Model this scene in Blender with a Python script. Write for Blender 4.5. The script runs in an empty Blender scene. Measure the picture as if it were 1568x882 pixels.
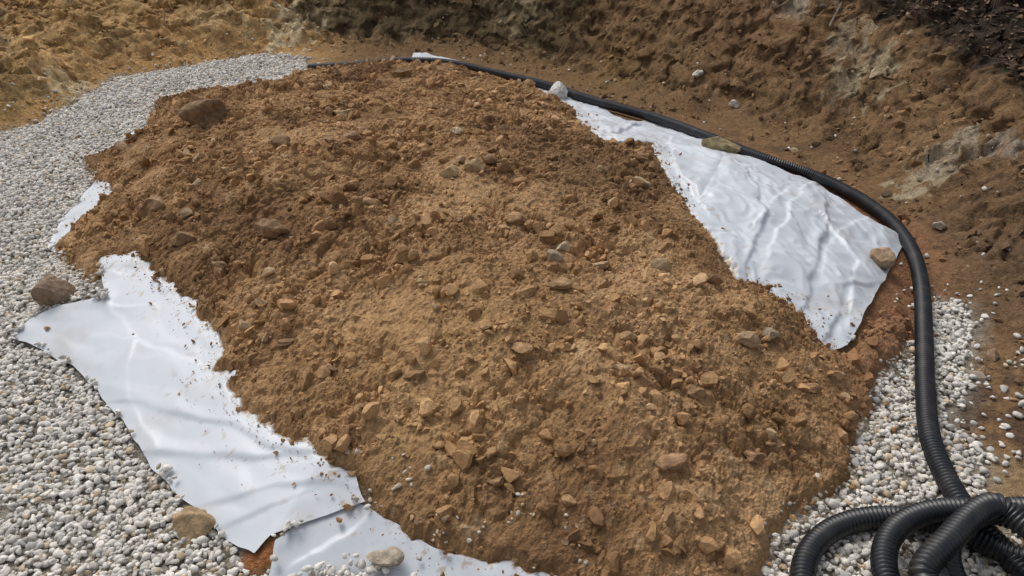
import bpy, math, time
import numpy as np
T0=time.time()
rng=np.random.default_rng(7)
# ------------------------------------------------------------------ camera
H=2.6; TH=math.radians(31.0); F=1162.0
sc=bpy.context.scene
cd=bpy.data.cameras.new("camera"); cam=bpy.data.objects.new("camera",cd); sc.collection.objects.link(cam)
cd.sensor_width=36; cd.lens=18*F/784.0; cd.clip_end=500; cd.clip_start=0.05
cam.location=(0,0,H); cam.rotation_euler=(math.pi/2-TH,0,0); sc.camera=cam
# ------------------------------------------------------------------ noise
_p=np.random.default_rng(3).permutation(256); PERM=np.concatenate([_p,_p,_p])
_a=np.random.default_rng(4).random(256)*2*np.pi; GX=np.cos(_a); GY=np.sin(_a)
RJ=np.random.default_rng(5).random((256,5))
def pn(x,y):
    xi=np.floor(x).astype(np.int64); yi=np.floor(y).astype(np.int64)
    xf=x-xi; yf=y-yi; xi&=255; yi&=255
    u=xf*xf*xf*(xf*(xf*6-15)+10); v=yf*yf*yf*(yf*(yf*6-15)+10)
    def g(i,j,dx,dy):
        h=PERM[PERM[(xi+i)&255]+((yi+j)&255)]
        return GX[h]*dx+GY[h]*dy
    a=g(0,0,xf,yf); b=g(1,0,xf-1,yf); c=g(0,1,xf,yf-1); d=g(1,1,xf-1,yf-1)
    return ((a+u*(b-a))*(1-v)+(c+u*(d-c))*v)*1.5
def fbm(x,y,o=4,gain=.5):
    s=0;a=1.0;n=0
    for i in range(o):
        s=s+a*pn(x+17.3*i,y-9.1*i); n+=a; x=x*2.03; y=y*2.03; a*=gain
    return s/n
def tri(x,y):
    """piecewise planar noise: flat facets meeting in straight creases"""
    s=(x+y)*.366; u=x+s; v=y+s; i=np.floor(u).astype(np.int64); j=np.floor(v).astype(np.int64); fu=u-i; fv=v-j
    def h(a,b): return RJ[PERM[PERM[a&255]+(b&255)],2]-.5
    h00=h(i,j); h11=h(i+1,j+1); up=fv>fu
    hm=np.where(up,h(i,j+1),h(i+1,j)); big=np.maximum(fu,fv); sml=np.minimum(fu,fv)
    return h00*(1-big)+hm*(big-sml)+h11*sml
def cells(x,y,tilt=1.2):
    """faceted clump noise: every cell is a randomly raised, tilted facet"""
    xi=np.floor(x).astype(np.int64); yi=np.floor(y).astype(np.int64)
    best=np.full(x.shape,9.); hh=np.zeros(x.shape)
    for i in (-1,0,1):
        for j in (-1,0,1):
            h=PERM[PERM[(xi+i)&255]+((yi+j)&255)]; r=RJ[h]
            dx=x-(xi+i+r[...,0]); dy=y-(yi+j+r[...,1]); d=dx*dx+dy*dy; m=d<best
            best=np.where(m,d,best); hh=np.where(m,r[...,2]+tilt*((r[...,3]-.5)*dx+(r[...,4]-.5)*dy)-.9*d,hh)
    return hh-.4
def sm(a,b,x):
    t=np.clip((x-a)/(b-a),0,1); return t*t*(3-2*t)
def sdf(x,y,P):
    """signed distance, positive inside"""
    d=np.full(x.shape,1e9); ins=np.zeros(x.shape,bool)
    n=len(P)
    for i in range(n):
        ax,ay=P[i]; bx,by=P[(i+1)%n]; ex,ey=bx-ax,by-ay
        t=np.clip(((x-ax)*ex+(y-ay)*ey)/(ex*ex+ey*ey+1e-12),0,1)
        d=np.minimum(d,(x-ax-t*ex)**2+(y-ay-t*ey)**2)
        if ay!=by:
            c=((ay>y)!=(by>y))&(x<(bx-ax)*(y-ay)/(by-ay)+ax); ins^=c
    d=np.sqrt(d); return np.where(ins,d,-d)
def nearest(x,y,P):
    best=np.full(x.shape,1e9); qx=x.copy(); qy=y.copy(); n=len(P)
    for i in range(n):
        ax,ay=P[i]; bx,by=P[(i+1)%n]; ex,ey=bx-ax,by-ay
        t=np.clip(((x-ax)*ex+(y-ay)*ey)/(ex*ex+ey*ey+1e-12),0,1)
        cx=ax+t*ex; cy=ay+t*ey; dd=(x-cx)**2+(y-cy)**2; m=dd<best
        best=np.where(m,dd,best); qx=np.where(m,cx,qx); qy=np.where(m,cy,qy)
    return qx,qy
def lined(x,y,L):
    """distance to an open polyline and the side of it"""
    best=np.full(x.shape,1e9); side=np.zeros(x.shape)
    for i in range(len(L)-1):
        ax,ay=L[i]; bx,by=L[i+1]; ex,ey=bx-ax,by-ay
        t=np.clip(((x-ax)*ex+(y-ay)*ey)/(ex*ex+ey*ey+1e-12),0,1)
        dd=(x-ax-t*ex)**2+(y-ay-t*ey)**2; m=dd<best
        best=np.where(m,dd,best); side=np.where(m,np.sign(ex*(y-ay)-ey*(x-ax)),side)
    return np.sqrt(best),side
# ------------------------------------------------------------------ site survey (photo -> world on ground)
def rays(P):
    P=np.asarray(P,float); a=(P[:,0]-784)/F; k=(441-P[:,1])/F
    return np.stack([a, math.cos(TH)+math.sin(TH)*k, -math.sin(TH)+math.cos(TH)*k],1)
def at(u,v,z=0.0):
    d=rays([(u,v)])[0]; t=(H-z)/(-d[2]); return np.array([d[0]*t,d[1]*t,z])
def flat(P): return np.array([at(u,v)[:2] for u,v in P])
FLOOR=flat([(-500,330),(0,203),(60,190),(180,120),(300,98),(400,80),(480,78),(600,82),(700,84),(850,112),(960,150),(1100,182),(1250,235),(1370,310),(1440,430),(1510,510),(1520,600),(1510,700),(1520,800),(1640,900)])
FLOOR=np.vstack([FLOOR,[(3.2,.5),(4,-8),(-12,-8)]])
DOME=flat([(470,112),(560,98),(650,92),(760,108),(860,140),(940,170),(1080,212),(1240,275),(1330,330),(1395,375),(1400,480),(1390,560),(1330,650),(1300,740),(1220,800),(1180,890),(1100,960),(700,940),(520,910),(380,890),(300,800),(200,690),(100,560),(20,520),(60,440),(90,360),(140,270),(190,200),(240,150),(350,135)])
def G(x,y):
    d=-sdf(x,y,FLOOR); do=np.maximum(d,0)
    left=np.interp(do,[0,.25,.8,1.5,4,12,90],[0,.14,.46,.55,.9,1.6,4])
    back=np.interp(do,[0,.5,.9,1.5,3,12,90],[0,.12,.50,1.1,2.2,3.4,6])
    right=np.interp(do,[0,.4,1.6,2.1,3.5,12,90],[0,.2,1.12,1.4,1.95,4.0,8])
    low=np.interp(do,[0,.4,1.6,3,12,90],[0,.1,.6,1.1,3,7])
    wl=1-sm(-3.6,-2.3,x); wr=sm(.6,2.2,x); wlow=1-sm(3.6,5.4,y)
    r=right*(1-wlow)+low*wlow
    z=left*wl+(1-wl)*(back*(1-wr)+r*wr)
    dd=sdf(x,y,DOME); s=np.clip(dd/1.9,0,1)
    hd=.44-.27*sm(4.8,8.5,y)
    return z+hd*(1-(1-s)**2)
def onto(P,h=0.0):
    R=rays(P); t=np.arange(1.5,22,.008)
    X=R[:,0:1]*t; Y=R[:,1:2]*t; Z=H+R[:,2:3]*t-h
    D=Z-G(X,Y); i=np.argmax(D<0,axis=1)
    r=np.arange(len(R)); tt=t[i]
    return np.stack([X[r,i],Y[r,i],Z[r,i]+h],1)
def poly(P): return onto(P)[:,:2]
SOIL=poly([(470,118),(560,106),(640,104),(700,109),(760,122),(830,145),(868,165),(900,203),(935,229),(1000,226),(1012,262),(1052,322),(1098,390),(1130,432),(1168,447),(1200,466),(1240,497),(1262,540),(1300,545),(1340,500),(1385,480),(1392,520),(1340,590),(1325,630),(1300,680),(1290,750),(1210,785),(1190,835),(1160,885),(1150,930),(880,930),(850,885),(760,862),(690,850),(640,830),(590,790),(540,745),(480,692),(418,676),(380,632),(345,590),(372,578),(322,572),(350,541),(322,500),(270,450),(215,402),(155,392),(148,430),(100,402),(92,380),(140,330),(176,302),(150,275),(128,248),(190,226),(225,205),(240,155),(300,150),(400,135)])
MR1=poly([(480,116),(560,100),(630,97),(632,84),(650,83),(710,98),(760,108),(830,130),(880,150),(930,172),(960,188),(1000,186),(1060,205),(1120,232),(1110,262),(1075,322),(1050,350),(1020,340),(960,270),(880,240),(800,170),(720,135),(600,125)])
MR2=poly([(1108,236),(1150,248),(1210,272),(1252,284),(1310,330),(1350,352),(1388,370),(1372,402),(1348,440),(1322,492),(1296,536),(1270,543),(1250,560),(1190,520),(1130,470),(1050,400),(1040,330),(1085,290)])
ML1=poly([(230,195),(250,230),(230,260),(250,330),(260,400),(340,460),(420,560),(440,640),(520,690),(560,774),(480,806),(412,830),(386,857),(345,832),(292,772),(232,722),(182,640),(120,572),(84,548),(20,522),(52,492),(100,472),(160,460),(150,405),(75,384),(100,340),(150,275),(180,262),(200,208)])
ML2=poly([(552,772),(600,800),(650,830),(700,852),(760,848),(850,868),(870,890),(860,960),(420,960),(410,890),(418,836),(470,800)])
GL=poly([(-500,335),(0,203),(60,192),(180,120),(300,100),(400,84),(470,90),(485,115),(500,140),(300,400),(600,900),(600,1000),(-500,1000)])
GR=poly([(1425,470),(1440,460),(1485,470),(1497,525),(1480,560),(1478,600),(1462,650),(1500,700),(1502,780),(1568,860),(1568,1000),(1100,1000),(1180,870),(1190,810),(1270,765),(1290,700),(1330,610),(1395,530),(1420,520)])
SB=poly([(520,735),(600,745),(700,775),(830,810),(880,860),(880,900),(700,870),(620,815)])
SR=poly([(1490,540),(1568,530),(1640,560),(1640,740),(1510,720),(1470,640)])
TOP=np.vstack([poly([(1325,0),(1400,40),(1465,85),(1568,150),(1680,230)]),[(12,4),(14,18),(5.5,18)]])
# ------------------------------------------------------------------ full-detail heights
def Gn(x,y):
    g=G(x,y); do=-sdf(x,y,FLOOR); b=sm(0,.45,do); ind=sm(-.1,.15,sdf(x,y,DOME))
    wx=x+.12*pn(x*3,y*3); wy=y+.12*pn(x*3+8,y*3)
    rid=1-np.abs(fbm(wx*1.7+5,wy*1.7,4))*2.2
    n=b*(.13*fbm(x*.9,y*.9+3,3)+.08*rid-.05+.06*fbm(x*4.2,y*4.2,3,.6)+.06*cells(wx*3.2,wy*3.2)+.035*cells(wx*8,wy*8))
    wl=(1-sm(-3.2,-2.0,x))*b
    n=n+wl*.06*np.tanh(4*fbm(x*1.1,y*3.4+x*.8,3))
    fine=(.014*fbm(x*14,y*14,3,.6)+.02*cells(x*17,y*17))*(.25+.75*b)*(1-.9*ind)
    return g+n+fine+(1-b)*(1-ind)*.03*fbm(x*1.6,y*1.6,2)
def soilD(x,y):
    return sdf(x,y,SOIL)+.07*fbm(x*3.5,y*3.5,3)+.05*fbm(x*11+3,y*11,3,.6)
def Sn(x,y,D=None):
    if D is None: D=soilD(x,y)
    th=np.interp(D,[-.3,-.05,0,.04,.25,1.2],[-.25,-.05,.0,.055,.10,.21])
    i=sm(0,.3,D)
    wx=x+.03*pn(x*9,y*9); wy=y+.03*pn(x*9+8,y*9)
    big=.06*fbm(x*1.1,y*1.1,2)+.05*fbm(x*3.1+7,y*3.1,3)
    rough=sm(-.3,.4,fbm(x*1.7+3,y*1.7,3))
    return G(x,y)+th+i*(big+(.012+.038*rough)*cells(wx*8,wy*8))+sm(-.02,.08,D)*((.006+.020*rough)*cells(wx*19,wy*19,1.6)+(.005+.007*rough)*cells(x*43,y*43,1.6)+.006*fbm(x*60,y*60,2))
# ------------------------------------------------------------------ mesh helpers
def make(name,V,Fc,mat,col=None,smooth=True,parent=None):
    me=bpy.data.meshes.new(name); n=len(V); m,k=Fc.shape
    me.vertices.add(n); me.vertices.foreach_set('co',np.ascontiguousarray(V,dtype=np.float32).ravel())
    me.loops.add(m*k); me.loops.foreach_set('vertex_index',np.ascontiguousarray(Fc,dtype=np.int32).ravel())
    me.polygons.add(m); me.polygons.foreach_set('loop_start',np.arange(0,m*k,k,dtype=np.int32))
    me.polygons.foreach_set('use_smooth',np.full(m,smooth,dtype=bool))
    me.update(calc_edges=True); me.validate()
    if col is not None:
        ca=me.color_attributes.new(name='Col',type='FLOAT_COLOR',domain='POINT')
        c=np.ones((n,4),np.float32); c[:,:3]=np.clip(col,0,.9); ca.data.foreach_set('color',c.ravel())
    me.materials.append(mat)
    o=bpy.data.objects.new(name,me); sc.collection.objects.link(o)
    if parent: o.parent=parent
    return o
def gridfaces(nx,ny):
    i=np.arange(nx-1)[:,None]; j=np.arange(ny-1)[None,:]
    a=(i*ny+j).ravel(); return np.stack([a,a+ny,a+ny+1,a+1],1)
def compact(V,Fc):
    u,inv=np.unique(Fc.ravel(),return_inverse=True)
    return V[u],inv.reshape(Fc.shape)
# ------------------------------------------------------------------ materials
def newmat(name):
    m=bpy.data.materials.new(name); m.use_nodes=True; nt=m.node_tree
    return m,nt,nt.nodes['Principled BSDF']
def dirtmat(name,var=.35,scale=30,bump=.5,rough=.95,dist=.01,spec=.2,det=4):
    m,nt,b=newmat(name); N=nt.nodes; L=nt.links
    at_=N.new('ShaderNodeAttribute'); at_.attribute_name='Col'
    tc=N.new('ShaderNodeTexCoord')
    n1=N.new('ShaderNodeTexNoise'); n1.inputs['Scale'].default_value=scale; n1.inputs['Detail'].default_value=det; n1.inputs['Roughness'].default_value=.75
    L.new(tc.outputs['Object'],n1.inputs['Vector'])
    mr=N.new('ShaderNodeMapRange'); mr.inputs['From Min'].default_value=.3; mr.inputs['From Max'].default_value=.7; mr.inputs['To Min'].default_value=1-var; mr.inputs['To Max'].default_value=1+var
    L.new(n1.outputs['Fac'],mr.inputs['Value'])
    vm=N.new('ShaderNodeVectorMath'); vm.operation='SCALE'; L.new(at_.outputs['Color'],vm.inputs[0]); L.new(mr.outputs[0],vm.inputs['Scale'])
    L.new(vm.outputs[0],b.inputs['Base Color'])
    bp=N.new('ShaderNodeBump'); bp.inputs['Strength'].default_value=bump; bp.inputs['Distance'].default_value=dist
    n3=N.new('ShaderNodeTexNoise'); n3.inputs['Scale'].default_value=scale*2; n3.inputs['Detail'].default_value=min(det,3); n3.inputs['Roughness'].default_value=.75
    L.new(tc.outputs['Object'],n3.inputs['Vector']); L.new(n3.outputs['Fac'],bp.inputs['Height']); L.new(bp.outputs[0],b.inputs['Normal'])
    b.inputs['Roughness'].default_value=rough; b.inputs['Specular IOR Level'].default_value=spec
    return m
M_ter=dirtmat('excavated_earth',.42,24,1,dist=.03,spec=.1)
M_soil=dirtmat('loose_soil',.38,40,1,dist=.014,spec=.1)
M_clod=dirtmat('soil_clod',.25,45,.6,dist=.006,det=2,spec=.12)
M_peb=dirtmat('limestone_gravel',.16,60,.3,.85,dist=.003,spec=.3,det=1)
M_rock=dirtmat('field_stone',.4,22,.8,.85,dist=.012,spec=.3)
M_leaf=dirtmat('dead_leaf',.2,40,.2,.8,det=1)
M_mem=dirtmat('white_membrane',.02,5,.12,.38,dist=.006,spec=.45)
M_pipe,nt,b=newmat('black_plastic'); b.inputs['Roughness'].default_value=.38
n=nt.nodes.new('ShaderNodeTexNoise'); n.inputs['Scale'].default_value=9; n.inputs['Detail'].default_value=6
r=nt.nodes.new('ShaderNodeValToRGB'); r.color_ramp.elements[0].position=.5; r.color_ramp.elements[0].color=(.014,.016,.020,1); r.color_ramp.elements[1].position=.8; r.color_ramp.elements[1].color=(.06,.055,.045,1)
tc=nt.nodes.new('ShaderNodeTexCoord'); nt.links.new(tc.outputs['Object'],n.inputs['Vector']); nt.links.new(n.outputs['Fac'],r.inputs['Fac']); nt.links.new(r.outputs['Color'],b.inputs['Base Color'])
# ------------------------------------------------------------------ ground
def axis(a,b,st,lo,hi,gr=1.12):
    c=list(np.arange(a,b,st)); s=st; L=[];x=a
    while x>lo: s*=gr; x-=s; L.append(x)
    s=st; R=[]; x=c[-1]
    while x<hi: s*=gr; x+=s; R.append(x)
    return np.array(L[::-1]+c+R)
xs=axis(-7.2,6.8,.022,-90,90); ys=axis(1.2,13.5,.022,-60,110)
X,Y=np.meshgrid(xs,ys,indexing='ij'); X=X.ravel(); Y=Y.ravel()
Z=Gn(X,Y)
def mix(c,k,w): return c*(1-w[:,None])+np.array(k)[None,:]*w[:,None]
def grade(c,gain,des):
    l=c@np.array([.3,.55,.15]); return np.maximum((c*(1-des)+l[:,None]*des)*gain,.005)
def ground_col(X,Y):
    c=np.tile(np.array([.20,.125,.065]),(len(X),1))
    do=-sdf(X,Y,FLOOR); f1=fbm(X*1.3,Y*1.3,4); f2=fbm(X*5+9,Y*5,4,.6); f4=fbm(X*2.4+3,Y*2.4,4,.6)
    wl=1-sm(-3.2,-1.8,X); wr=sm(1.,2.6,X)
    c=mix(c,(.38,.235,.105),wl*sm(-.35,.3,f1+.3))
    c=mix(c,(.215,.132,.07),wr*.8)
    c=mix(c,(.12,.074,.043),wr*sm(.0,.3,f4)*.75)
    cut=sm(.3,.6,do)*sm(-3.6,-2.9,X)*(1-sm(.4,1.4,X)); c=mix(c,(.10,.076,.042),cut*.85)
    c=mix(c,(.13,.085,.052),(1-sm(4.4,6.2,Y))*sm(2.6,3.3,X)*.75)
    pale=sm(.12,.4,f2*.7+f1*.6)*sm(.1,.4,do)
    c=mix(c,(.38,.29,.17),pale*(.15+.55*wl))
    c=mix(c,(.10,.062,.035),sm(.08,.35,-f2*.8-f1*.4)*sm(0,.3,do)*.75)
    for (u,v,rad,k,s) in [(1320,105,.3,(.38,.31,.20),.75),(1300,60,.2,(.32,.26,.18),.6),(1405,275,.2,(.41,.34,.23),.85),(1460,240,.22,(.34,.28,.20),.75),(1515,235,.18,(.34,.28,.22),.65),
        (1225,10,.25,(.4,.36,.29),.6),(445,42,.4,(.50,.41,.26),.9),(110,135,.35,(.50,.40,.25),.85),(60,75,.5,(.46,.30,.14),.8),(250,60,.6,(.42,.25,.11),.75),(1150,60,.5,(.22,.13,.07),.6),(330,25,.4,(.46,.33,.17),.7),(160,40,.4,(.46,.31,.15),.7),
        (1540,730,.25,(.30,.21,.12),.8),(1560,640,.3,(.10,.065,.045),.8),(800,10,.3,(.33,.26,.16),.6),(20,130,.4,(.25,.17,.08),.7),(400,855,.12,(.32,.14,.06),1),(930,110,.5,(.21,.13,.06),.6)]:
        q=onto([(u,v)])[0]; dd=np.hypot(X-q[0],(Y-q[1]))/rad
        c=mix(c,k,s*(1-sm(.6,.95,dd+f2*2.2)))
    dm=sdf(X,Y,DOME); red=sm(-.35,-.02,dm+f2*.15)*sm(1.5,2.4,X); c=mix(c,(.30,.155,.085),red*.85)
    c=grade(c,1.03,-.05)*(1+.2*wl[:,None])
    top=sm(-.12,.12,sdf(X,Y,TOP)+f2*.35); c=mix(c,(.040,.032,.025),top*.93)
    gl=sm(-.12,.05,np.maximum(sdf(X,Y,GL),sdf(X,Y,GR))+f2*.1)
    q=onto([(400,855)])[0]; gl=gl*sm(.06,.14,np.hypot(X-q[0],Y-q[1])); c=mix(c,(.31,.275,.22),gl)
    return c
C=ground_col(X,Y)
# undercut the steep faces sideways so they break into ledges
do=-sdf(X,Y,FLOOR); b=sm(.15,.6,do)*(1-sm(4,8,do))
X2=X+b*(.07*fbm(Y*3+2,Z*7,3)+.03*cells(Y*9,Z*12)); Y2=Y+b*(.10*fbm(X*3,Z*7,3,.6)+.06*cells(X*6,Z*10))
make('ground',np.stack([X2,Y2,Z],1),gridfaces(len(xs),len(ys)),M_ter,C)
print('ground',time.time()-T0)
# ------------------------------------------------------------------ soil mound
x0,y0=SOIL.min(0)-.2; x1,y1=SOIL.max(0)+.2
xs=np.arange(x0,x1,.0105); ys=np.arange(max(y0,1.3),y1,.0105)
X,Y=np.meshgrid(xs,ys,indexing='ij'); X=X.ravel(); Y=Y.ravel(); D=soilD(X,Y)
Fc=gridfaces(len(xs),len(ys)); keep=(D[Fc]>-.12).any(1)
V,Fc=compact(np.stack([X,Y,D],1),Fc[keep]); V[:,2]=Sn(V[:,0],V[:,1],V[:,2])
def soil_col(X,Y):
    f1=fbm(X*.8,Y*.8,3); f2=fbm(X*3,Y*3,4,.6); f3=fbm(X*11,Y*11,3,.6)
    c=np.tile(np.array([.30,.175,.080]),(len(X),1))
    c=mix(c,(.39,.24,.118),sm(-.1,.45,f1+f2*.4+.1*(Y<5)))
    c=mix(c,(.18,.10,.048),sm(-.05,.4,-f1*.8-f2*.6)*.85)
    c=mix(c,(.48,.34,.20),sm(.2,.55,f3+f2*.3)*.45)
    c=mix(c,(.15,.082,.04),sm(.2,.55,-f3)*.6)
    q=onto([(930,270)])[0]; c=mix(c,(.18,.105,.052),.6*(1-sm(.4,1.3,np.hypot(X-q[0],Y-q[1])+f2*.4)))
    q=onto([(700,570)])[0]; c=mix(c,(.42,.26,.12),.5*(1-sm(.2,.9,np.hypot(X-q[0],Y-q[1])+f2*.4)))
    r=sm(1.4,2.3,X+f2*.4)*(1-sm(.15,.6,sdf(X,Y,SOIL)+f2*.2)); c=mix(c,(.28,.145,.076),r*.8)
    return grade(c,1.21,.02)
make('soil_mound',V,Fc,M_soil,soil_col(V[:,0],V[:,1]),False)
print('soil',len(V),time.time()-T0)
# ------------------------------------------------------------------ membrane
CREASE={'R':[[(1113,243),(1090,285),(1065,322)],[(1243,288),(1205,335),(1180,385)],[(1150,280),(1168,330),(1150,395)],[(1200,300),(1155,345)],[(1250,290),(1264,350),(1240,430),(1235,480)],[(1320,340),(1270,372),(1262,400)],[(1350,440),(1290,450),(1262,530)],
  [(905,180),(935,215),(975,195)],[(1010,230),(1050,232),(1100,248)],[(1025,215),(1030,260),(1070,315)],[(1205,280),(1190,310),(1215,350)],[(1264,350),(1310,410),(1300,470)]],
 'L':[[(175,465),(206,530),(200,610),(262,730)],[(200,622),(330,650),(425,690)],[(160,462),(240,475),(300,500)],[(300,780),(420,750),(545,762)],[(165,420),(235,442)],[(330,822),(400,790)],[(480,850),(560,800)],[(230,700),(350,712),(470,700)],[(206,530),(300,560)]]}
def sheet(name,P,base,kind):
    st=.010; x0,y0=P.min(0)-.05; x1,y1=P.max(0)+.05
    xs=np.arange(x0,x1,st); ys=np.arange(y0,y1,st)
    X,Y=np.meshgrid(xs,ys,indexing='ij'); X=X.ravel();Y=Y.ravel()
    D=sdf(X,Y,P); Fc=gridfaces(len(xs),len(ys)); keep=(D[Fc]>0).any(1)
    u,inv=np.unique(Fc[keep].ravel(),return_inverse=True); X=X[u];Y=Y[u];D=D[u];Fc=inv.reshape(-1,4)
    o=D<0; X[o],Y[o]=nearest(X[o],Y[o],P); D=np.maximum(D,0)
    X=X+.02*pn(X*3,Y*3+5)+.006*pn(X*11,Y*11); Y=Y+.02*pn(X*3+9,Y*3)+.006*pn(X*11+4,Y*11)
    wx=X+.09*pn(X*2.1,Y*2.1)+.03*pn(X*6,Y*6); wy=Y+.09*pn(X*2.1+7,Y*2.1)+.03*pn(X*6+5,Y*6)
    if kind=='R':
        a=wx*1.0+wy*.35; c=wy-.3*wx
        w=.05*tri(a*1.7,c*1.0)+.040*tri(a*3.7+3,c*2.6)+.018*tri(a*8+5,c*6.5)+.018*pn(X*2.6,Y*2)+.005*(1-np.abs(pn(a*9,c*7))*3)+.02
    else:
        a=wy*.9+wx*.55; c=wx*.9-wy*.4
        w=.024*tri(a*1.6,c*.8)+.013*tri(a*4+3,c*1.4)+.007*tri(a*11+5,c*4)+.018*pn(X*1.7,Y*1.7)+.006*pn(a*6,c*1.5)+.008
    for i_,L in enumerate(CREASE[kind]):
        d,sd=lined(X+.035*pn(X*4,Y*4)+.01*pn(X*13,Y*13),Y+.035*pn(X*4+3,Y*4),poly(L)); k=(.8 if kind=='R' else .5)*(.35+.65*((i_*7)%5)/4)
        k=k*(.5+.8*np.clip(.5+pn(X*3+i_,Y*3),0,1)); sg=1 if i_%2 else -1
        w=w+k*(.009*np.exp(-(d/.012))+.020*sg*sd*np.exp(-d/.14)*(1-np.exp(-d/.008)))
    edge=(1-sm(0,.10,D)); s=soilD(X,Y)
    g=G(X,Y); zz=g+base+np.maximum(w,-.002)*(1-.4*edge)+edge*.010*(pn(X*4,Y*4))
    zz=np.maximum(zz,g+.006)
    zz=zz*(1-sm(-.01,.07,s))+(g-.03)*sm(-.01,.07,s)      # weighed down under the soil
    f=fbm(X*16,Y*16,3,.6); f2=fbm(X*2.5,Y*2.5,3); f3=fbm(X*40,Y*40,2)
    col=np.tile(np.array([.58,.615,.65]),(len(X),1))
    col=mix(col,(.46,.41,.34),sm(.05,.55,f2+.3*f)*.3)
    col=mix(col,(.36,.24,.13),sm(.0,.012,s+f3*.03)*.9)
    col=mix(col,(.38,.27,.17),sm(.32,.40,f+.35*f3)*sm(-.35,-.03,s)*.7)
    return make(name,np.stack([X,Y,zz],1),Fc,M_mem,col)
mr=bpy.data.objects.new('white_membrane_sheet',None); sc.collection.objects.link(mr)
for nm,P,b_,k in [('sheet_upper',MR1,.010,'R'),('sheet_outer',MR2,.018,'R')]:
    sheet(nm,P,b_,k).parent=mr
ml=bpy.data.objects.new('white_membrane_sheet.001',None); sc.collection.objects.link(ml)
for nm,P,b_,k in [('sheet_main',ML1,.022,'L'),('sheet_end',ML2,.008,'L')]:
    sheet(nm,P,b_,k).parent=ml
print('membrane',time.time()-T0)
# ------------------------------------------------------------------ stones
import bmesh
def ico(sub):
    bm=bmesh.new(); bmesh.ops.create_icosphere(bm,subdivisions=sub,radius=1.0)
    V=np.array([v.co[:] for v in bm.verts]); Fc=np.array([[v.index for v in f.verts] for f in bm.faces]); bm.free(); return V,Fc
ICO={s:ico(s) for s in (1,2,3,5)}
def variant(sub,r,planes,lo,hi,nz=0.1):
    V=ICO[sub][0].copy()
    for _ in range(planes):
        n=r.normal(size=3); n/=np.linalg.norm(n); c=r.uniform(lo,hi)
        e=np.maximum(0,V@n-c); V-=e[:,None]*n
    for _ in range(5):
        k=r.normal(size=3)*2; V+= (nz*.3*np.sin(V@k+r.uniform(0,6)))[:,None]*V
    return V/np.abs(V).max()
def stones(name,pos,size,mat,col,sub,planes,lo,hi,nz,flatn,smooth,tilt=.35):
    r=np.random.default_rng(len(pos)); nv=14
    VV=np.array([variant(sub,r,planes,lo,hi,nz) for _ in range(nv)]); Fb=ICO[sub][1]
    n=len(pos); k=r.integers(0,nv,n)
    s=np.stack([size,size*r.uniform(.6,.95,n),size*r.uniform(flatn[0],flatn[1],n)],1)*.5
    a=r.uniform(0,2*np.pi,n); b=r.normal(0,tilt,n); c=r.normal(0,tilt,n)
    def R(ax,t):
        M=np.zeros((n,3,3)); i,j=[(1,2),(2,0),(0,1)][ax]; M[:,ax,ax]=1; M[:,i,i]=np.cos(t); M[:,j,j]=np.cos(t); M[:,i,j]=-np.sin(t); M[:,j,i]=np.sin(t); return M
    M=R(0,b)@R(1,c)@R(2,a)
    P=np.einsum('nij,nvj->nvi',M,VV[k]*s[:,None,:])+pos[:,None,:]
    m=P.shape[1]; Fc=(Fb[None]+(np.arange(n)*m)[:,None,None]).reshape(-1,3)
    return make(name,P.reshape(-1,3),Fc,mat,np.repeat(col,m,axis=0),smooth)
def sample(P,dens,pad=0.0):
    x0,y0=P.min(0)-pad; x1,y1=P.max(0)+pad; x0=max(x0,-8); y0=max(y0,1.0)
    n=int((x1-x0)*(y1-y0)*dens); x=rng.uniform(x0,x1,n); y=rng.uniform(y0,y1,n)
    k=sdf(x,y,P)>-pad; return x[k],y[k]
# --- gravel
def graypal(n,r=rng):
    g=r.uniform(.42,.76,n); w=r.random((n,1)); c=np.stack([g*1.03,g*.965,g*.855],1)
    c=c*(1-w*.35)+np.stack([g*.98,g*.98,g*.95],1)*w*.35
    br=r.random(n)<.08; c[br]=c[br]*np.array([.88,.74,.57]); return c
def memsdf(x,y): return np.maximum.reduce([sdf(x,y,p) for p in (MR1,MR2,ML1,ML2)])
X=[];Y=[]
for P in (GL,GR):
    x,y=sample(P,2600,.06); f=fbm(x*5,y*5,3); k=(sdf(x,y,P)+f*.12>0); X.append(x[k]);Y.append(y[k])
    x,y=sample(P,420,.45); d=sdf(x,y,P); k=(rng.random(len(x))<np.exp(np.minimum(d,0)*9)*(.6+fbm(x*4,y*4,2))); X.append(x[k]);Y.append(y[k])
x=np.concatenate(X); y=np.concatenate(Y)
q=onto([(400,855)])[0]; k=np.hypot(x-q[0],y-q[1])>.07; x=x[k];y=y[k]
a,b_=sample(FLOOR[:20],7,.6); x=np.append(x,a); y=np.append(y,b_)
mb=memsdf(x,y); k=(mb<.0+.045*pn(x*6,y*6))&(soilD(x,y)<.02); x=x[k];y=y[k]
for P,dn in ((SB,520),(SR,260),(GR,120)):
    a,b_=sample(P,dn,.1); ms=memsdf(a,b_); sd=soilD(a,b_)
    k=(rng.random(len(a))<sm(-.05,.35,fbm(a*4,b_*4,2)+(.0 if P is SB else .05)))&(sd<(.6 if P is SB else .12))&((ms<0)|(sd>0)|(rng.random(len(a))<.15)); x=np.append(x,a[k]); y=np.append(y,b_[k])
q=onto([(525,885)])[0]; a=rng.normal(q[0],.09,150); b_=rng.normal(q[1]-.05,.04,150); x=np.append(x,a); y=np.append(y,b_)
def surf(x,y):
    D=soilD(x,y); s=Sn(x,y,D); g=Gn(x,y); m=np.where(memsdf(x,y)>0,G(x,y)+.035,-9)
    return np.maximum(np.maximum(s,g),m)
z=surf(x,y)
size=np.clip(rng.lognormal(math.log(.033),.28,len(x)),.014,.062)
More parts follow.
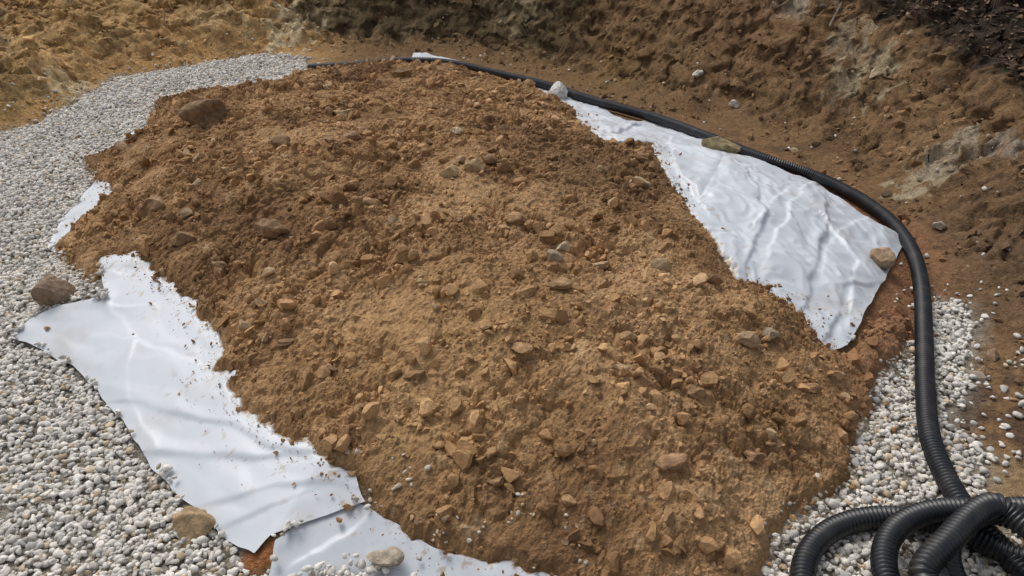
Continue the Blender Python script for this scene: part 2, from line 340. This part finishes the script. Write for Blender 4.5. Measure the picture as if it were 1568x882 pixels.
inm=(soilD(x,y)<-.02); z=z+np.where(inm,rng.uniform(-.002,.022,len(x)),rng.uniform(-.006,.003,len(x)))
size=np.where(inm,size,size*rng.uniform(.55,1.05,len(x)))
pos=np.stack([x,y,z],1); col=graypal(len(x)); col=np.where(inm[:,None],col,col*np.array([.92,.86,.76])*rng.uniform(.7,1.05,(len(x),1))); dist=np.hypot(x,y)
near=dist<5.2
print('pebbles',len(x),near.sum())
stones('gravel_bed',pos[near],size[near],M_peb,col[near],2,7,.5,.88,.12,(.42,.75),True)
stones('gravel_bed.001',pos[~near],size[~near],M_peb,col[~near],1,2,.7,.95,.1,(.45,.8),True)
# --- clods on the mound
def clods(name,x,y,z,size,base,sub=2,fl=(.45,.85)):
    c=base*rng.uniform(.68,1.25,(len(x),1)); pl=rng.random(len(x))<.04; c[pl]=c[pl]*.5+np.array([.46,.36,.23])*.5
    return stones(name,np.stack([x,y,z],1),size,M_clod,c,sub,10,.25,.75,.2,fl,False,.6)
x,y=sample(SOIL,2500); D=soilD(x,y); k=D>.02; x=x[k];y=y[k]
cl=fbm(x*2.2,y*2.2,3); k=rng.random(len(x))<.45+cl*2.0; x=x[k];y=y[k]
size=np.clip(.009*rng.random(len(x))**-.55,.009,.11); z=Sn(x,y)+size*.12
print('clods',len(x))
big=size>.017
clods('soil_clods',x[big],y[big],z[big],size[big]*1.15,soil_col(x[big],y[big])*1.05)
clods('soil_crumbs',x[~big],y[~big],z[~big],size[~big],soil_col(x[~big],y[~big])*1.03,1)
# --- crumbs spilled past the foot of the mound
x,y=sample(SOIL,1900,.45); D=soilD(x,y); m=memsdf(x,y); k=(D<.02)&(rng.random(len(x))<np.where(m>0,np.exp(D*16),np.exp(D*11)*.8)); x=x[k];y=y[k]; m=m[k]
size=np.clip(.006*rng.random(len(x))**-.55,.005,.045); clods('spilled_soil_crumbs',x,y,np.where(m>0,G(x,y)+.035,surf(x,y)+.022),size,soil_col(x,y),1)
# --- clods on the banks
n=90000; x=rng.uniform(-7.5,7,n); y=rng.uniform(2,13.5,n); do=-sdf(x,y,FLOOR)
k=(do>-.25)&(do<3.4)&(np.maximum(sdf(x,y,GL),sdf(x,y,GR))<-.02)&(memsdf(x,y)<-.02)&(soilD(x,y)<-.05)&(rng.random(n)<.5+fbm(x*1.5,y*1.5,3)*1.4)
x=x[k];y=y[k]; size=np.clip(.014*rng.random(len(x))**-.55,.013,.14)
clods('bank_clods',x,y,Gn(x,y)+size*.05,size,ground_col(x,y)*1.12,1)
print('bank clods',len(x))
# ------------------------------------------------------------------ individual rocks
def rock(name,u,v,w,asp,hgt,col,ang=0,seed=0,mat=M_rock,sink=.3,pl=12):
    q=onto([(u,v)])[0]; xx,yy=q[:2]; zz=float(surf(np.array([xx]),np.array([yy]))[0])
    R=np.array([xx,yy,zz-H]); t=np.linalg.norm(R); W=w/F*t
    r=np.random.default_rng(seed+int(u)); V=variant(5,r,pl,.55,.9,.25)
    V=V+.05*(fbm(V[:,0]*3+seed,V[:,1]*3+V[:,2]*2,4,.6))[:,None]*V+ .025*fbm(V[:,0]*9,V[:,1]*9+V[:,2]*7,3)[:,None]*V
    V=V*np.array([W/2,W/2*asp,W/2*hgt]); a=math.radians(ang); V=V@np.array([[math.cos(a),math.sin(a),0],[-math.sin(a),math.cos(a),0],[0,0,1]])
    V=V+np.array([xx,yy,zz+W/2*hgt*(1-2*sink)])
    nn=fbm(V[:,0]*25,V[:,1]*25+V[:,2]*20,3); C=np.array(col)[None]*(1+.5*nn[:,None])
    make(name,V,ICO[5][1],mat,C,True)
br=(.25,.155,.08)
for (u,v,w,asp,h,c,a,s) in [(318,212,96,.75,.55,(.21,.135,.07),15,1),(84,462,70,.85,.85,(.25,.175,.115),-15,2),(855,152,42,.8,.8,(.60,.58,.54),0,3),(1101,236,64,.42,.48,(.27,.21,.11),-18,4),
    (1348,412,42,.95,.95,(.31,.21,.13),0,5),(424,392,60,.6,.5,br,-12,6),(845,448,48,.5,.5,(.36,.29,.20),-20,7),(286,391,38,.8,.7,br,0,8),(1138,560,40,.7,.6,(.38,.25,.14),20,9),
    (795,392,52,.7,.5,(.32,.2,.10),0,10),(978,303,34,.7,.7,(.42,.32,.2),0,11),(1010,438,38,.6,.5,(.36,.25,.14),10,12),(248,335,56,.6,.5,br,-35,13),(545,250,44,.7,.5,br,20,14),
    (502,172,30,.8,.5,(.38,.27,.17),0,15),(572,358,36,.8,.6,(.32,.2,.1),0,16),(618,150,34,.7,.5,br,0,17),(440,262,34,.7,.5,br,0,18),(800,580,48,.7,.4,(.35,.21,.105),0,19),
    (690,318,32,.8,.8,(.40,.28,.15),0,20),(728,312,32,.8,.8,(.38,.26,.14),0,21),(705,300,26,.8,.8,(.38,.25,.14),0,22),(750,298,28,.8,.8,br,0,23),(960,560,32,.8,.6,(.38,.24,.12),0,24),
    (1024,742,52,.8,.5,(.32,.19,.1),0,25),(855,494,42,.7,.5,(.32,.2,.1),0,26),(590,868,60,.7,.4,(.38,.32,.24),-10,27),(1172,548,28,.8,.7,(.3,.24,.16),0,28),(945,618,30,.8,.6,(.4,.28,.15),0,29),
    (530,208,38,.6,.5,(.35,.24,.13),0,30),(1085,455,38,.5,.5,br,-30,31),(638,612,38,.6,.5,(.28,.17,.085),0,32),(342,428,40,.4,.4,br,-40,33),(1068,120,16,.8,.8,(.5,.46,.4),0,34),(1125,160,18,.7,.7,(.5,.45,.38),0,35),(1440,345,20,.8,.8,(.4,.33,.25),0,36),
    (862,415,30,.9,.7,(.44,.34,.22),30,41),(920,292,28,.8,.6,(.34,.23,.12),0,42),(700,245,24,.8,.6,(.42,.33,.22),0,43),(505,590,30,.7,.6,br,0,44),(440,540,34,.6,.5,br,10,45),(760,760,34,.7,.6,(.32,.2,.1),0,46),(870,790,30,.7,.6,(.34,.21,.1),0,47),(1150,720,36,.7,.5,(.34,.2,.1),0,48),(1060,640,30,.7,.6,(.3,.18,.09),0,49),(930,500,30,.7,.6,(.4,.27,.14),0,50),(1240,620,28,.7,.6,(.36,.2,.1),0,51),(650,480,26,.7,.6,(.36,.24,.12),0,52)]:
    rock('rock',u,v,w,asp,h,c,a,s)
rock('rock',296,815,62,1.25,.9,(.36,.25,.14),20,40,sink=.45)
# ------------------------------------------------------------------ corrugated pipe
def catmull(P,step):
    P=np.asarray(P,float); P=np.vstack([2*P[0]-P[1],P,2*P[-1]-P[-2]]); out=[]
    for i in range(1,len(P)-2):
        p0,p1,p2,p3=P[i-1:i+3]; n=max(4,int(np.linalg.norm(p2-p1)/.01)); t=np.linspace(0,1,n,endpoint=False)[:,None]
        out.append(.5*((2*p1)+(-p0+p2)*t+(2*p0-5*p1+4*p2-p3)*t**2+(-p0+3*p1-3*p2+p3)*t**3))
    Q=np.vstack(out+[P[-2][None]])
    for _ in range(60): Q[1:-1]=(Q[:-2]+2*Q[1:-1]+Q[2:])/4
    L=np.concatenate([[0],np.cumsum(np.linalg.norm(np.diff(Q,axis=0),axis=1))])
    s=np.arange(0,L[-1],step); return np.stack([np.interp(s,L,Q[:,k]) for k in range(3)],1),s
R0=.05
pp=onto([(474,104),(540,101),(600,98),(680,101),(760,114),(840,133),(900,153),(1000,181),(1080,210),(1160,240),(1240,267),(1310,300),(1365,340),(1397,385),(1411,440),(1415,520),(1417,600),(1424,670),(1448,730)],h=R0+.012)
pp[:,2]=np.maximum(pp[:,2],surf(pp[:,0],pp[:,1])+R0*.7)
pts=[tuple(p) for p in pp]+[tuple(at(1474,775,.065)),tuple(at(1506,812,.06))]
def arc(cx,cy,rx,ry,a0,a1,z0,z1,n):
    return [(cx+rx*math.cos(math.radians(a0+(a1-a0)*i/n)),cy+ry*math.sin(math.radians(a0+(a1-a0)*i/n)),z0+(z1-z0)*i/n) for i in range(n+1)]
pts+= arc(1.62,1.87,.49,.43,-10,-330,.055,.07,14)
pts+= arc(1.88,1.87,.45,.40,10,-340,.14,.15,14)
pts+= arc(2.10,1.87,.44,.36,10,-330,.16,.20,13)
pts+= arc(1.92,1.82,.36,.28,20,-200,.24,.24,10)
pts+= [(1.54,1.77,.25),tuple(at(1404,880,.28)),tuple(at(1450,830,.32)),tuple(at(1496,782,.34)),tuple(at(1532,768,.34)),tuple(at(1558,805,.30)),(2.07,1.92,.30),(2.0,1.6,.28),(1.8,1.45,.24)]
Q,s=catmull(pts,.005)
Tn=np.gradient(Q,axis=0); Tn/=np.linalg.norm(Tn,axis=1)[:,None]
up=np.array([0,0,1.]); A=np.cross(Tn,up); A/=np.linalg.norm(A,axis=1)[:,None]; B=np.cross(A,Tn)
NS=22; ph=np.linspace(0,2*np.pi,NS,endpoint=False)
rad=R0-.005+.005*np.array([1,.9,-1,-.9])[np.arange(len(Q))%4]
V=Q[:,None]+rad[:,None,None]*(A[:,None]*np.cos(ph)[None,:,None]+B[:,None]*np.sin(ph)[None,:,None])
i=np.arange(len(Q)-1)[:,None]; j=np.arange(NS)[None]; a=(i*NS+j).ravel(); b_=(i*NS+(j+1)%NS).ravel()
make('corrugated_drainage_pipe',V.reshape(-1,3),np.stack([a,b_,b_+NS,a+NS],1),M_pipe,None,True)
# ------------------------------------------------------------------ leaf litter and roots over the right brim
n=40000; x=rng.uniform(2.0,9,n); y=rng.uniform(4.,14,n); k=sdf(x,y,TOP)>.05+.25*fbm(x*2,y*2,2); x=x[k];y=y[k]; n=len(x)
z=Gn(x,y)+rng.uniform(0,.05,n); a=rng.uniform(0,6.28,n); s=rng.uniform(.015,.045,n)
q=np.array([(-1,0,0),(0,-.45,.25),(1,0,.1),(0,.45,.2)])
ca,sa=np.cos(a),np.sin(a); tl=rng.normal(0,.6,n)
P=q[None]*s[:,None,None]; P[:,:,2]+=P[:,:,1]*tl[:,None]
PX=P[:,:,0]*ca[:,None]-P[:,:,1]*sa[:,None]+x[:,None]; PY=P[:,:,0]*sa[:,None]+P[:,:,1]*ca[:,None]+y[:,None]; PZ=P[:,:,2]+z[:,None]
c=np.array([.11,.07,.045])[None]*rng.uniform(.25,1.9,(n,1)); g=rng.random(n)<.05; c[g]=(.05,.08,.028)
make('leaf_litter',np.stack([PX,PY,PZ],2).reshape(-1,3),np.arange(n*4).reshape(-1,4),M_leaf,np.repeat(c,4,axis=0),False)
def twigs(name,segs,col):
    VV=[];FF=[];o=0
    for (p,dirn,L,rr) in segs:
        m=6; d=np.array(dirn,float); d/=np.linalg.norm(d); cur=np.array(p,float)
        for k_ in range(m+1):
            a1=np.cross(d,(0.1,.2,1)); a1/=np.linalg.norm(a1); a2=np.cross(d,a1); r_=rr*(1-.7*k_/m)
            for h_ in range(4): VV.append(cur+r_*(a1*math.cos(h_*math.pi/2)+a2*math.sin(h_*math.pi/2)))
            if k_<m:
                for h_ in range(4):
                    FF.append((o+k_*4+h_,o+k_*4+(h_+1)%4,o+k_*4+4+(h_+1)%4,o+k_*4+4+h_))
            cur=cur+d*L/m; d=d+rng.normal(0,.22,3); d/=np.linalg.norm(d)
        o+=(m+1)*4
    make(name,np.array(VV),np.array(FF),M_leaf,np.tile(np.array(col),(len(VV),1)),True)
k=rng.choice(n,420,replace=False)
twigs('twigs',[((x[i],y[i],z[i]+.02),(rng.normal(),rng.normal(),rng.uniform(-.1,.5)),rng.uniform(.12,.6),rng.uniform(.002,.006)) for i in k],(.15,.115,.085))
q=onto([(1270,45)])[0]; twigs('broken_root',[((q[0],q[1],q[2]+.02),(.02,-.1,1),.30,.013)],(.55,.5,.42))
# ------------------------------------------------------------------ light
w=bpy.data.worlds.new("World"); sc.world=w; w.use_nodes=True; nt=w.node_tree; bg=nt.nodes['Background']
sky=nt.nodes.new('ShaderNodeTexSky'); sky.sky_type='NISHITA'; sky.sun_disc=False
el=math.radians(54); az=math.radians(-35)   # sun behind and left of the view, veiled by cloud
sky.sun_elevation=el; sky.sun_rotation=az; sky.air_density=1.0; sky.dust_density=4.0; sky.ozone_density=1.0
hs=nt.nodes.new('ShaderNodeHueSaturation'); hs.inputs['Saturation'].default_value=.45
nt.links.new(sky.outputs[0],hs.inputs['Color']); nt.links.new(hs.outputs[0],bg.inputs['Color']); bg.inputs['Strength'].default_value=.148
ld=bpy.data.lights.new('sun','SUN'); ld.energy=1.25; ld.angle=math.radians(28); ld.color=(1,.97,.92)
lo=bpy.data.objects.new('sun',ld); sc.collection.objects.link(lo)
from mathutils import Vector
dv=Vector((math.sin(az)*math.cos(el),math.cos(az)*math.cos(el),math.sin(el))); lo.rotation_euler=dv.to_track_quat('Z','Y').to_euler()
sc.view_settings.view_transform='Standard'; sc.view_settings.look='None'; sc.view_settings.exposure=0
print('done',time.time()-T0)
